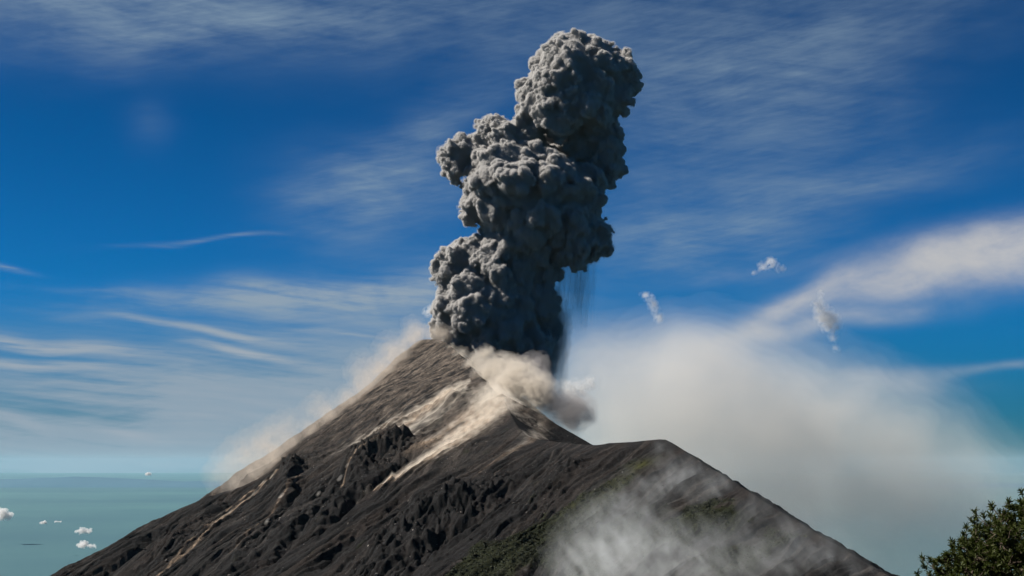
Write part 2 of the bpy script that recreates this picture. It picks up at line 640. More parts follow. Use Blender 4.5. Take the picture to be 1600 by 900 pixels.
C = np.broadcast_to(ash, XX.shape + (3,)).copy()
st = on_slopes(lambda a, d: fbm2(a / 14, d / 300, 4, 111, 0.6))
st2 = on_slopes(lambda a, d: fbm2(a / 45, d / 500, 3, 121, 0.55))
st3 = on_slopes(lambda a, d: fbm2(a / 7, d / 110, 3, 125, 0.6))
C = lay(C, cinder, sstep(st2 + 0.35 * st, -0.05, 0.45) * 0.85)
C = lay(C, pale, sstep(st - 0.2 * st2, 0.12, 0.65) * 0.55)
C = lay(C, lava, np.clip(rock_amt, 0, 1) * 0.75 * sstep(iso2, -0.1, 0.5))
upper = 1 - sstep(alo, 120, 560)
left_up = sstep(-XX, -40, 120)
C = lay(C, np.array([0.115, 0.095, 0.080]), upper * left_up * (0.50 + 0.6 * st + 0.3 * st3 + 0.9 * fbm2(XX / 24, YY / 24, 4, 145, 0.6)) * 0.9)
spk = perlin2(XX / 2.6, YY / 2.6, 131) * 0.7 + perlin2(XX / 5.5, YY / 5.5, 133) * 0.5
C = lay(C, np.array([0.17, 0.155, 0.14]), sstep(spk, 0.42, 0.6) * sstep(fbm2(XX / 60, YY / 60, 2, 137), 0.0, 0.3) * 0.7)


def chute(pixels, w0, w1, amt, seed):
    global C
    P = path(pixels)
    d, t = seg_dist(XX, YY, P)
    w = 0.8 * (w0 + (w1 - w0) * t)
    n = st3 * 0.9 + fbm2(XX / 18, YY / 18, 3, seed + 7) * 0.6
    m = np.exp(-(d / w) ** 2) * (0.75 + 0.9 * n) * amt * (1 - sstep(t, 0.85, 1) * 0.6)
    C = lay(C, tan, m)


chute([(782, 628), (755, 655), (715, 690), (670, 725), (620, 758), (575, 785), (545, 805)], 42, 6, 0.85, 201)
chute([(740, 640), (700, 680), (660, 700), (640, 712)], 36, 12, 0.45, 203)
chute([(700, 575), (680, 610), (650, 650), (610, 680), (570, 704)], 22, 6, 0.6, 205)
chute([(690, 545), (670, 590), (620, 640), (560, 680)], 30, 10, 0.3, 207)
chute([(440, 722), (415, 752), (390, 785), (340, 825), (290, 868), (240, 910)], 5, 4, 0.75, 211)
chute([(425, 735), (385, 775), (345, 815), (285, 865), (255, 898)], 3, 3, 0.6, 213)
chute([(470, 745), (440, 790), (400, 835), (360, 880)], 3, 4, 0.4, 215)
chute([(590, 720), (545, 755), (530, 780)], 3, 3, 0.5, 217)
chute([(860, 655), (830, 690), (790, 720), (740, 760)], 12, 5, 0.22, 219)
gm = np.clip(bump(810, 880, 75) + bump(745, 893, 45) + bump(870, 855, 70) + .9 * bump(925, 800, 45) + 1.1 * bump(1090, 835, 60) + .7 * bump(1170, 885, 60) + .8 * bump(960, 870, 70) + .6 * bump(965, 765, 40), 0, 1.4)
gn = fbm2(XX / 40, YY / 40, 4, 141)
GREEN = sstep(gm + gn * 0.7, 0.35, 0.7)
C = lay(C, moss, GREEN * 0.9)
gl = path([(1000, 735), (965, 765), (930, 790), (905, 805)])
dgl, _ = seg_dist(XX, YY, gl)
C = lay(C, grass, np.exp(-(dgl / 20) ** 2) * (0.6 + gn))

# far from the summit, the cone's foot runs out into the lowland
Z = np.maximum(Z, GROUND_Z - 30)

m_vol, out = mat_new("volcanic ash slope")
att = node('ShaderNodeAttribute', attribute_name='albedo')
tc = node('ShaderNodeTexCoord')
nz = noise_fac(tc.outputs['Object'], 0.22, 6.0, 0.65)
nz2 = noise_fac(tc.outputs['Object'], 0.03, 4.0, 0.6)
mulc = node('ShaderNodeMix', data_type='RGBA', blend_type='MULTIPLY'); setin(mulc, 0, 1.0)
X.nt.links.new(att.outputs['Color'], mulc.inputs[6])
k = X.op('MAXIMUM', nz * 2.2 + nz2 * 1.2 - 0.90, 0.12)
cc = node('ShaderNodeCombineColor')
setin(cc, 0, k); setin(cc, 1, k); setin(cc, 2, k)
X.nt.links.new(cc.outputs[0], mulc.inputs[7])
bs = node('ShaderNodeBsdfPrincipled')
X.nt.links.new(mulc.outputs[2], bs.inputs['Base Color'])
setin(bs, 'Roughness', 0.95); setin(bs, 'Specular IOR Level', 0.1)
bp = node('ShaderNodeBump'); setin(bp, 'Strength', 0.9); setin(bp, 'Distance', 2.0)
setin(bp, 'Height', noise_fac(tc.outputs['Object'], 0.35, 5.0, 0.65))
X.nt.links.new(bp.outputs[0], bs.inputs['Normal'])
X.nt.links.new(bs.outputs[0], out.inputs[0])

nxg, nyg = XX.shape
ids = np.arange(nxg * nyg).reshape(nxg, nyg)
quads = np.stack([ids[:-1, :-1], ids[1:, :-1], ids[1:, 1:], ids[:-1, 1:]], -1).reshape(-1, 4)
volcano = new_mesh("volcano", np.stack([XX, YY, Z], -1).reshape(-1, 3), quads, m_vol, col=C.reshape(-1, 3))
tag(volcano, "steep dark ash covered volcano cone under the erupting column", "volcano", "structure")


def zat(x, y):
    i = np.clip(np.searchsorted(GX, x), 1, len(GX) - 1); j = np.clip(np.searchsorted(GY, y), 1, len(GY) - 1)
    fx = (x - GX[i - 1]) / (GX[i] - GX[i - 1]); fy = (y - GY[j - 1]) / (GY[j] - GY[j - 1])
    fx = np.clip(fx, 0, 1); fy = np.clip(fy, 0, 1)
    return (Z[i - 1, j - 1] * (1 - fx) + Z[i, j - 1] * fx) * (1 - fy) + (Z[i - 1, j] * (1 - fx) + Z[i, j] * fx) * fy


# lowland / sea far below, and low hills on the horizon
m_low, out = mat_new("coastal lowland")
tc = node('ShaderNodeTexCoord')
bs = node('ShaderNodeBsdfPrincipled'); setin(bs, 'Roughness', 0.8); setin(bs, 'Specular IOR Level', 0.2)
nn = noise_fac(tc.outputs['Object'], 0.00004, 6.0, 0.6)
X.nt.links.new(mixc(smooth(nn, 0.35, 0.7), (0.028, 0.080, 0.102, 1), (0.050, 0.122, 0.128, 1)), bs.inputs['Base Color'])  # part of the haze's teal is put into these ground colours
X.nt.links.new(bs.outputs[0], out.inputs[0])
E_ = 300000.0
low = new_mesh("lowland", [(-E_, -E_, GROUND_Z), (E_, -E_, GROUND_Z), (E_, E_, GROUND_Z), (-E_, E_, GROUND_Z)], [(0, 1, 2, 3)], m_low)
tag(low, "hazy teal coastal plain far below the volcano", "lowland", "structure")

hx = np.linspace(-60000, 60000, 500); hy = np.linspace(118000, 132000, 24)
HX, HY = np.meshgrid(hx, hy, indexing='ij')
prof = 1 - np.abs((HY - 125000) / 7000)
hz = GROUND_Z - 20 + np.clip(fbm2(HX / 14000, HY / 30000, 5, 301) * 450 + 620, 0, 2500) * np.clip(prof, 0, 1) ** 0.8 * (0.35 + 0.65 * (1 - sstep(HX, -17000, 5000)))
ih = np.arange(hx.size * hy.size).reshape(hx.size, hy.size)
hq = np.stack([ih[:-1, :-1], ih[1:, :-1], ih[1:, 1:], ih[:-1, 1:]], -1).reshape(-1, 4)
m_hill, out = mat_new("distant hills")
bs = node('ShaderNodeBsdfPrincipled'); setin(bs, 'Base Color', (0.015, 0.07, 0.12, 1)); setin(bs, 'Roughness', 1.0)  # base colour carries the blue that distant haze gives the hills
X.nt.links.new(bs.outputs[0], out.inputs[0])
hills = new_mesh("hills", np.stack([HX, HY, hz], -1).reshape(-1, 3), hq, m_hill)
tag(hills, "faint blue hills along the hazy horizon", "hills", "structure")

# the hillside the photographer and the pine stand on
ax = axis_pts(-2500, -60, 60, 2500, 2.0); ay = axis_pts(-600, -30, 90, 1500, 2.0)
AX, AY = np.meshgrid(ax, ay, indexing='ij')
AD = np.hypot(AX, AY + 700)
hill_z = lambda x, y: -1.7 - 0.46 * (np.hypot(x, y + 700) - 700)
AZ = hill_z(AX, AY) + fbm2(AX / 12, AY / 12, 4, 311) * 0.8 * sstep(np.hypot(AX, AY), 2, 12)
ia = np.arange(AX.size).reshape(AX.shape)
aq = np.stack([ia[:-1, :-1], ia[1:, :-1], ia[1:, 1:], ia[:-1, 1:]], -1).reshape(-1, 4)
m_near, out = mat_new("grassy cinder slope")
tc = node('ShaderNodeTexCoord')
bs = node('ShaderNodeBsdfPrincipled'); setin(bs, 'Roughness', 0.95)
X.nt.links.new(mixc(smooth(noise_fac(tc.outputs['Object'], 0.3, 6, 0.6), 0.4, 0.62), (0.045, 0.036, 0.03, 1), (0.05, 0.06, 0.02, 1)), bs.inputs['Base Color'])
X.nt.links.new(bs.outputs[0], out.inputs[0])
near = new_mesh("hillside", np.stack([AX, AY, AZ], -1).reshape(-1, 3), aq, m_near)
tag(near, "near hillside of cinder and grass falling away below the pine", "hillside", "structure")

# air between here and the horizon
def box_mesh(name, lo, hi, mat):
    v = [(x, y, z) for x in (lo[0], hi[0]) for y in (lo[1], hi[1]) for z in (lo[2], hi[2])]
    f = [(0, 1, 3, 2), (4, 6, 7, 5), (0, 4, 5, 1), (2, 3, 7, 6), (0, 2, 6, 4), (1, 5, 7, 3)]
    return new_mesh(name, v, f, mat, smooth_shade=False)


HAZE_DENS = 2.2e-6
m_haze = volume_mat("haze air", (0.40, 0.66, 0.80), HAZE_DENS, 0.15)
haze = box_mesh("haze", (-E_ - 2000, -E_ - 2000, GROUND_Z - 32), (E_ + 2000, E_ + 2000, 1100), m_haze)
tag(haze, "pale blue haze over the plain fading the far lowland", "haze", "stuff")


# ------------------------------------------------------------------ ash column
def blank(lo, hi, vox):
    lo = np.asarray(lo, float); hi = np.asarray(hi, float)
    n = np.ceil((hi - lo) / vox).astype(int)
    return lo, n


def splat(Fd, lo, vox, c, r):
    """union a ball into a signed field (positive inside)"""
    m = r + 3 * vox
    a = np.maximum(((c - m - lo) / vox).astype(int), 0); b = np.minimum(((c + m - lo) / vox).astype(int) + 2, Fd.shape)
    if np.any(a >= b):
        return
    x = (lo[0] + np.arange(a[0], b[0]) * vox - c[0]).astype(np.float32) ** 2
    y = (lo[1] + np.arange(a[1], b[1]) * vox - c[1]).astype(np.float32) ** 2
    z = (lo[2] + np.arange(a[2], b[2]) * vox - c[2]).astype(np.float32) ** 2
    d = np.float32(r) - np.sqrt(x[:, None, None] + y[None, :, None] + z[None, None, :])
    s = Fd[a[0]:b[0], a[1]:b[1], a[2]:b[2]]
    np.maximum(s, d, out=s)


def field_at(Fd, lo, vox, c):
    i = np.clip(((c - lo) / vox).astype(int), 0, np.array(Fd.shape) - 1)
    return Fd[i[0], i[1], i[2]]


PX = 3050 / F                      # metres per photo pixel at the column
YP = 3050.0
# (px, py, radius px, offset towards the back in px)
COLUMN = [
    # crown
    (900, 125, 62, 0), (868, 110, 42, -5), (885, 85, 30, 0), (935, 105, 42, 5), (960, 115, 34, 0), (972, 140, 24, 5), (945, 150, 45, 0), (850, 150, 42, -10),
    (870, 165, 45, -20), (836, 178, 24, 0), (915, 165, 45, -10), (905, 75, 18, 8), (945, 80, 20, 10), (883, 66, 14, 0), (985, 135, 16, 5),
    # neck and shoulder on the right
    (900, 205, 45, 50), (935, 205, 36, 20), (948, 235, 30, 15), (945, 262, 28, 15), (910, 245, 40, 50), (930, 275, 24, 20),
    # arm to the left
    (815, 205, 34, 5), (780, 215, 32, 0), (760, 240, 32, 5), (735, 240, 22, 5), (715, 250, 26, 0), (705, 240, 20, 0), (718, 222, 12, 0), (712, 270, 16, 5), (750, 262, 24, 0), (840, 240, 38, 40), (692, 236, 8, 0),
    # big middle billow
    (800, 290, 58, -25), (790, 262, 32, -25), (840, 290, 52, -25), (755, 300, 36, -15), (745, 325, 28, -10), (775, 330, 40, -15), (840, 335, 60, -10), (890, 310, 48, 0), (905, 350, 46, 0),
    (915, 290, 34, 10), (930, 375, 26, 0), (880, 370, 46, 0), (945, 385, 14, 0), (905, 395, 22, 0), (800, 365, 52, 5), (865, 270, 34, -20),
    # lower left billows
    (760, 400, 40, 5), (715, 405, 30, -5), (700, 425, 24, -5), (745, 388, 20, 0), (720, 388, 17, 0), (760, 430, 50, 10), (695, 440, 17, 0), (820, 410, 50, 15),
    (740, 475, 44, -20), (712, 480, 32, -15), (700, 495, 26, -12), (765, 465, 34, -20), (690, 497, 15, -5), (790, 480, 46, 0), (830, 470, 40, 15), (845, 495, 28, 15),
    # foot
    (740, 515, 46, 0), (710, 518, 26, 0), (690, 522, 14, 5), (780, 520, 55, 10), (820, 525, 45, 15), (850, 515, 22, 15), (800, 555, 42, 20), (760, 545, 34, 18), (825, 570, 26, 20), (835, 545, 26, 20),
]
VOX = 1.45
lo_p = pt(668, 615, YP) + np.array([-20, -170, 0]); hi_p = pt(1012, 36, YP) + np.array([20, 180, 25])
lo_p, n_p = blank(np.minimum(lo_p, hi_p), np.maximum(lo_p, hi_p), VOX)
FP = np.full(n_p, -60, np.float32)
rs = np.random.default_rng(5)


def rand_dirs(n, g):
    v = g.normal(size=(n, 3))
    return v / np.linalg.norm(v, axis=1)[:, None]


def billow(Fd, lo, vox, balls, ratios, counts, g, sink=0.25):
    """cauliflower: each generation of balls sits on the surface of the one before"""
    for c, r in balls:
        splat(Fd, lo, vox, c, r)
    gen = balls
    for ratio, cnt in zip(ratios, counts):
        nxt = []
        for c, r in gen:
            for d in rand_dirs(cnt, g):
                rr = r * ratio * g.uniform(0.35, 1.45)
                q = c + d * (r - rr * sink)
                f = field_at(Fd, lo, vox, q)
                if f < rr * 0.75:
                    nxt.append((q, rr))
        for c, r in nxt:
            splat(Fd, lo, vox, c, r)
        gen = nxt


balls = []
for px, py, r, dy in COLUMN:
    c = pt(px, py, YP + dy * PX)
    balls.append((c, r * PX * 0.77))
billow(FP, lo_p, VOX, balls, [0.42, 0.42, 0.42], [26, 15, 12], rs, 0.08)
band = np.abs(FP) < 17
bi = np.argwhere(band)
pw = (bi * VOX + lo_p).astype(np.float32)
zrel = (pw[:, 2] - lo_p[2]) / (hi_p[2] - lo_p[2])
disp = (0.42 - np.abs(perlin3(pw / 50, 9)) * 2.0) * 11.0 - 3.6 + (0.5 - np.abs(perlin3(pw / 16, 1)) * 1.9) * 3.0 + (0.5 - np.abs(perlin3(pw / 7.5, 3)) * 1.9) * 2.6 + (0.5 - np.abs(perlin3(pw / 3.8, 5)) * 1.9) * 1.3
FP[band] += disp.astype(np.float32)
V, Q = surface_nets(FP, 0.0, lo_p, VOX)
m_ash = volume_mat("dense volcanic ash", (0.70, 0.69, 0.685), 0.7, 0.0)
plume = new_mesh("ash_plume", V, Q, m_ash)
tag(plume, "towering dark grey ash column billowing up from the crater", "ash plume")
Vv, Qv = surface_nets(FP[::2, ::2, ::2], -2.6, lo_p, VOX * 2)
new_mesh("veil", Vv, Qv, volume_mat("thin ash fringe", (0.66, 0.645, 0.635), 0.028, 0.0), plume)['kind'] = 'stuff'
del FP, band, bi, pw
print("plume quads", len(Q), "terrain", XX.shape)


# ------------------------------------------------------------------ dust, steam and fine ash: nested shells of thin smoke
def grid_pts(lo, hi, vox):
    n = np.maximum(np.ceil((np.asarray(hi) - lo) / vox).astype(int), 2)
    ax = [lo[k] + np.arange(n[k]) * vox[k] for k in range(3)]
    G = np.stack(np.meshgrid(*ax, indexing='ij'), -1).astype(np.float32)
    return G, n


PART_NAMES = ["veil", "haze_layer", "body", "core", "heart"]


def shells(name, Fd, lo, vox, levels, color, aniso, names, remap=None, root=None, loc=None):
    root = root or empty(name, loc if loc is not None else (0, 0, 0))
    for (iso, dens), nm in zip(levels, names):
        V, Q = surface_nets(Fd, iso, lo, np.asarray(vox))
        if len(Q) < 8:
            continue
        if remap is not None:
            V = remap(V)
        V = V - np.array(root.location)
        new_mesh(nm, V, Q, volume_mat(f"{name} {nm}", color, dens, aniso), root)['kind'] = 'stuff'
    return root


def puffs(name, balls, vox, nscale, namp, levels, color, label, cat, aniso=0.35, stretch=(1, 1, 1), seed=0, oct=4, pad=1.9, names=("veil", "haze_layer", "body", "core", "heart"), rot=None, group=None, kind=None):
    """balls: (px, py, Y, radius px, amplitude)"""
    Cn, R, A = [], [], []
    for px, py, Yd, r, a in balls:
        Cn.append(pt(px, py, Yd)); R.append(r * Yd / F); A.append(a)
    Cn = np.array(Cn); R = np.array(R)
    lo = (Cn - R[:, None] * pad).min(0); hi = (Cn + R[:, None] * pad).max(0)
    v3 = np.array([vox] * 3, float) if np.isscalar(vox) else np.array(vox, float)
    G, n = grid_pts(lo, hi, v3)
    P = G.reshape(-1, 3)
    f = np.zeros(len(P), np.float32)
    for c, r, a in zip(Cn, R, A):
        d2 = ((P - c.astype(np.float32)) ** 2).sum(1)
        if a > 0:
            f += np.float32(a) * np.exp(-d2 / np.float32(r * r))
        else:
            f *= 1 + np.float32(a) * np.exp(-d2 / np.float32(r * r))
    m = f > 0.02
    q = P[m]
    if rot is not None:
        c_, s_ = math.cos(rot), math.sin(rot)
        q = np.stack([q[:, 0] * c_ + q[:, 2] * s_, q[:, 1], -q[:, 0] * s_ + q[:, 2] * c_], 1)
    q = q / (np.array(stretch, np.float32) * nscale)
    wv = np.stack([perlin3(q * 0.7, seed + 40), perlin3(q * 0.7, seed + 41), perlin3(q * 0.7, seed + 42)], 1) * 0.9
    f[m] = np.minimum(f[m], 1.3) * (1 + namp * fbm3(q + wv, oct, seed, 0.55))
    f[~m] = 0
    Fd = f.reshape(n)
    Fd[0] = Fd[-1] = 0; Fd[:, 0] = Fd[:, -1] = 0; Fd[:, :, 0] = Fd[:, :, -1] = 0
    root = shells(name, Fd, lo, v3, levels, color, aniso, names, loc=Cn.mean(0))
    tag(root, label, cat, kind, group)
    return root


DUST = (0.94, 0.865, 0.765)
STEAM = (0.93, 0.97, 0.99)
SOOT = (0.55, 0.52, 0.52)


def slope_dust(name, streams, vox, tmax, nscale, levels, label, color=DUST, seed=0, lump=1.35):
    """dust rolling down the slope: streams are (pixels, width start, width end, thickness start, thickness end, amount)"""
    paths = [path(s[0]) for s in streams]
    allp = np.concatenate(paths)
    wmax = max(max(s[1], s[2]) for s in streams)
    lo = allp[:, :2].min(0) - wmax * 2; hi = allp[:, :2].max(0) + wmax * 2
    G, n = grid_pts(np.array([lo[0], lo[1], -6.0]), np.array([hi[0], hi[1], tmax]), np.array(vox, float))
    x, y = G[:, :, 0, 0], G[:, :, 0, 1]
    h = zat(x, y)
    M = np.full(x.shape, -1.0, np.float32); T = np.full(x.shape, 8.0, np.float32)
    for s, P in zip(streams, paths):
        d, t = seg_dist(x + perlin2(x / 40, y / 40, seed) * 16, y + perlin2(x / 40, y / 40, seed + 3) * 16, P)
        w = 0.8 * (s[1] + (s[2] - s[1]) * t)
        m = s[5] * np.exp(-(d / w) ** 2) * sstep(t, -0.01, 0.04) * (1 - sstep(t, 0.88, 1.0))
        T = np.where(m > M, 0.8 * s[3] + (s[4] - s[3]) * t, T)
        M = np.maximum(M, m)
    pts = G.copy(); pts[..., 2] += h[:, :, None]
    q = pts.reshape(-1, 3)
    mm = np.broadcast_to((M > 0.05)[:, :, None], n).ravel()
    nz = np.zeros(len(q), np.float32)
    nz[mm] = fbm3(q[mm] / nscale, 4, seed, 0.6)
    f = M[:, :, None] - np.maximum(G[..., 2], 0) / T[:, :, None] + nz.reshape(n) * lump * (0.25 + M[:, :, None] * 0.5)
    f = np.where(M[:, :, None] > 0.05, f, -1)
    f[0] = f[-1] = -1; f[:, 0] = f[:, -1] = -1; f[:, :, 0] = f[:, :, -1] = -1
    c = allp.mean(0)
    root = shells(name, f.astype(np.float32), np.array([lo[0], lo[1], -6.0]), vox, levels, color, 0.2, ("veil", "body", "core"),
                  remap=lambda V: np.column_stack([V[:, 0], V[:, 1], V[:, 2] + zat(V[:, 0], V[:, 1])]), loc=c)
    tag(root, label, "dust cloud", group="dust avalanches on the slope")
    return root


slope_dust("dust_avalanche", [([(790, 612), (770, 640), (735, 672), (690, 710), (640, 745), (600, 768), (560, 790), (535, 806)], 78, 7, 26, 6, 0.95),
                              ([(760, 630), (725, 655), (690, 680), (650, 705)], 55, 18, 16, 8, 0.75)],
           (2.8, 2.8, 2.4), 44, 10, [(0.15, 0.008), (0.45, 0.022), (0.75, 0.04)], "broad tan dust avalanche pouring from the notch down the middle of the cone", seed=3)
slope_dust("dust_avalanche", [([(700, 560), (685, 600), (655, 640), (620, 672), (585, 694), (560, 712)], 34, 9, 16, 5, 1.0),
                              ([(672, 548), (650, 590), (610, 630), (560, 670)], 34, 16, 12, 6, 0.65)],
           (2.8, 2.8, 2.4), 30, 9.5, [(0.15, 0.008), (0.5, 0.022), (0.8, 0.03)], "pale dust streak falling straight below the summit tip", seed=9)
slope_dust("dust_avalanche", [([(437, 722), (412, 752), (388, 782), (345, 820), (300, 860)], 10, 5, 9, 4, 0.85),
                              ([(425, 728), (380, 775), (330, 822), (285, 862)], 6, 4, 6, 3, 0.6)],
           (3.0, 3.0, 2.0), 18, 11, [(0.15, 0.016), (0.5, 0.03)], "thin tan dust trail on the far lower left flank", seed=15)
slope_dust("dust_avalanche", [([(880, 640), (850, 668), (815, 700), (775, 735)], 20, 12, 12, 8, 0.6)],
           (3.2, 3.2, 2.4), 24, 14, [(0.1, 0.006), (0.4, 0.010)], "faint dust drift below the dark shoulder crest", seed=21)
slope_dust("dust_avalanche", [([(650, 545), (615, 590), (570, 635), (520, 680)], 16, 8, 8, 5, 0.6), ([(615, 595), (575, 640), (540, 680), (510, 715)], 10, 8, 8, 5, 0.6),
                              ([(560, 635), (520, 672), (480, 715)], 12, 8, 7, 5, 0.5)],
           (2.8, 2.8, 2.2), 20, 10, [(0.12, 0.007), (0.45, 0.014)], "thin dust veils between the left skyline and the summit streak", seed=27)
slope_dust("dust_avalanche", [([(735, 590), (705, 620), (660, 660), (600, 700)], 75, 50, 16, 10, 0.62), ([(665, 545), (630, 585), (580, 630), (520, 690)], 45, 40, 12, 8, 0.5)],
           (3.4, 3.4, 2.6), 26, 16, [(0.05, 0.008), (0.22, 0.016), (0.45, 0.024)], "wide thin veil of tan dust hanging over the upper face", seed=25)
slope_dust("dust_avalanche", [([(735, 612), (700, 640), (672, 672), (655, 690)], 14, 8, 9, 5, 0.7), ([(712, 628), (680, 665), (640, 690)], 10, 8, 8, 5, 0.6)],
           (2.8, 2.8, 2.2), 20, 10, [(0.12, 0.008), (0.45, 0.018)], "lumpy dust patch between the summit streak and the broad avalanche", seed=29)

puffs("dust_cloud", [(838, 608, 2440, 26, .9), (800, 600, 2470, 26, 1.0), (765, 588, 2560, 24, .9), (742, 572, 2650, 18, .8), (755, 556, 2680, 14, .8), (720, 556, 2770, 13, .7),
                     (785, 575, 2530, 22, .8), (815, 585, 2500, 24, .8), (845, 625, 2430, 22, .7), (790, 615, 2450, 20, .9), (705, 545, 2850, 9, .6), (800, 570, 2560, 12, .6), (765, 548, 2680, 8, .6)],
      2.0, 10, 1.7, [(0.2, 0.010), (0.45, 0.030), (0.9, 0.06)], DUST, "tan dust cloud boiling up over the notch in front of the ash column", "dust cloud", seed=31, oct=5)
SKY_DUST = [(655, 522, 3040, 13, .8), (690, 522, 3010, 12, .9), (675, 518, 3020, 12, .8), (640, 535, 3050, 15, .8), (620, 555, 3075, 17, .85), (598, 578, 3095, 18, .85), (572, 602, 3125, 18, .8), (545, 624, 3165, 17, .75), (515, 648, 3215, 15, .7),
                     (485, 670, 3265, 14, .65), (455, 694, 3320, 15, .6), (428, 718, 3370, 18, .75), (400, 740, 3400, 18, .7), (370, 757, 3440, 14, .5), (645, 512, 3060, 16, .5), (610, 545, 3090, 24, .35), (570, 580, 3140, 28, .35),
                     (420, 695, 3400, 30, .34), (385, 715, 3420, 34, .32), (350, 740, 3460, 30, .26), (450, 672, 3380, 28, .28), (500, 640, 3260, 26, .32)]
puffs("dust_cloud", [(px, py, on_plane(px + 10, py + 16)[1] + 25 + r * 1.2, r, a) for px, py, _, r, a in SKY_DUST],
      2.8, 18, 1.1, [(0.07, 0.0025), (0.2, 0.005), (0.42, 0.010), (0.8, 0.018)], (0.96, 0.86, 0.755), "peach dust blowing off the left skyline of the cone", "dust cloud", seed=37, aniso=0.45)
puffs("ash_cloud", [(880, 640, 2420, 24, 1.0), (908, 640, 2420, 22, .9), (860, 628, 2440, 18, .8), (925, 652, 2420, 10, .5), (845, 600, 2600, 22, .7), (835, 575, 2750, 24, .8), (895, 662, 2400, 18, .6)],
      3.2, 16, 0.95, [(0.2, 0.010), (0.5, 0.022), (0.85, 0.03)], SOOT, "small dark ash cloud behind the ridge right of the notch", "ash cloud", seed=43, oct=5)
puffs("ash_cloud", [(856, 462, 3080, 18, .7), (862, 495, 3080, 22, .9), (858, 525, 3080, 24, .9), (848, 555, 3080, 26, 1.0), (836, 582, 3060, 24, 1.0), (815, 590, 3060, 26, .9), (785, 580, 3050, 22, .6), (925, 398, 3060, 12, .7), (900, 408, 3060, 12, .7)],
      3.6, 15, 1.2, [(0.12, 0.010), (0.35, 0.025), (0.75, 0.05)], SOOT, "soft dark ash trailing along the right edge of the column foot", "ash cloud", seed=47, oct=5)


# steam drifting across the right flank
def in_front(px, py, r, off=0.9):
    h = hit(px, py)
    Yd = h[1] if ray(px, py)[2] * (h[1] / ray(px, py)[1]) < zat(h[0], h[1]) + 8 and h[1] < 2300 else 1330
    return Yd - r * off * Yd / F


st_list = [(960, 860, 62, .75), (1010, 885, 70, .85), (1080, 895, 66, .75), (900, 885, 46, .6), (1150, 890, 60, .6), (1230, 885, 60, .55), (1040, 722, 24, .6), (1050, 762, 36, .7),
           (1005, 790, 42, .7), (955, 805, 40, .6), (1105, 775, 36, .55), (1072, 742, 30, .65), (1180, 800, 34, .5), (1240, 832, 38, .5), (1300, 866, 38, .45), (900, 825, 36, .4),
           (1030, 700, 16, .5), (1350, 892, 34, .4), (950, 905, 80, .75), (1130, 760, 24, .5), (1150, 845, 34, .4), (985, 740, 24, .35), (1090, 832, 36, -.85), (1120, 815, 24, -.6)]
puffs("steam", [(px, py, in_front(px, py, r), r, a) for px, py, r, a in st_list], 1.9, 18, 2.1,
      [(0.14, 0.0007), (0.30, 0.0012), (0.50, 0.0018), (0.78, 0.0026), (1.1, 0.004)], STEAM, "pale wispy steam drifting over the right flank at the bottom of the photo", "steam", aniso=0.3, stretch=(0.75, 1, 1.4), rot=math.radians(28), seed=51, oct=5)

for balls, lab, sd in [
    ([(1015, 465, 2500, 8, .8), (1022, 480, 2500, 9, .9), (1030, 497, 2500, 8, 1.0), (1005, 462, 2500, 7, .6)], "white steam scrap hanging right of the ash column", 61),
    ([(1190, 417, 2500, 8, .8), (1205, 411, 2500, 9, 1.0), (1220, 420, 2500, 7, .8), (1178, 426, 2500, 5, .7)], "white curl of steam above the blue gap at right", 63),
    ([(1285, 490, 2500, 13, 1.0), (1298, 505, 2500, 15, 1.0), (1278, 475, 2500, 9, .7), (1303, 528, 2500, 7, .7), (1306, 545, 2500, 6, .8), (1283, 458, 2500, 6, .6)], "largest white steam scrap against the pale cloud bank", 65),
    ([(915, 603, 2480, 13, .7), (898, 612, 2480, 14, .7), (925, 596, 2480, 9, .7), (885, 605, 2480, 14, .6)], "white steam wisp just above the small dark ash cloud", 67),
    ([(668, 488, 3100, 8, .8), (676, 483, 3100, 7, .8)], "tiny white steam puff left of the column foot", 69)]:
    puffs("steam_wisp", balls, 1.6, 8, 2.3, [(0.25, 0.012), (0.55, 0.028), (0.9, 0.035)], (0.99, 0.99, 0.99), lab, "steam", seed=sd, oct=5, aniso=0.4, group="white scraps of steam in the sky")

for (px, py, r, lab) in [(542, 728, 3, "upper white gas jet beside the lava rib"), (531, 747, 3.5, "lower white gas jet beside the lava rib"),
                         (417, 815, 3.2, "small dust puff of a rockfall low on the left flank"), (497, 772, 3.2, "rockfall puff under the lava rib"), (440, 775, 3.5, "grey dust puff beside the left crag")]:
    h = hit(px, py, Z)
    Yd = h[1]
    puffs("gas_puff", [(px, py, Yd - 4, r, 1.0), (px - r * 0.8, py + r, Yd - 6, r * 0.8, .8), (px + r * .8, py - r * 1.2, Yd - 2, r * 0.7, .8)], 1.5, 6, 0.9,
          [(0.35, 0.03), (0.8, 0.05)], (0.96, 0.93, 0.89), lab, "gas puff", seed=px, oct=4, group="small puffs on the slope")

puffs("cloud_bank", [(960, 640, 11000, 85, .6), (1050, 640, 11500, 110, .9), (1170, 660, 11500, 115, .95), (1300, 690, 12000, 110, .85), (1420, 735, 12000, 100, .7), (1530, 790, 12000, 110, .3),
                     (1150, 800, 11500, 150, .7), (1350, 850, 12000, 150, .42), (1520, 890, 12000, 140, .18), (1010, 760, 11000, 120, .7), (930, 570, 11000, 60, .4), (1090, 560, 11500, 60, .5), (1640, 870, 12000, 130, .12), (880, 640, 11000, 60, .4)],
      42.0, 420, 0.8, [(0.10, 0.00007), (0.2, 0.0001), (0.32, 0.00014), (0.45, 0.0002), (0.6, 0.00024), (0.78, 0.00026), (0.95, 0.00026)], (0.90, 0.865, 0.82), "broad pale beige cloud bank spreading behind the right flank down to the plain", "cloud", aniso=0.2, seed=83, oct=4,
      names=("veil", "haze_layer", "mist", "body", "bulk", "core", "heart"))

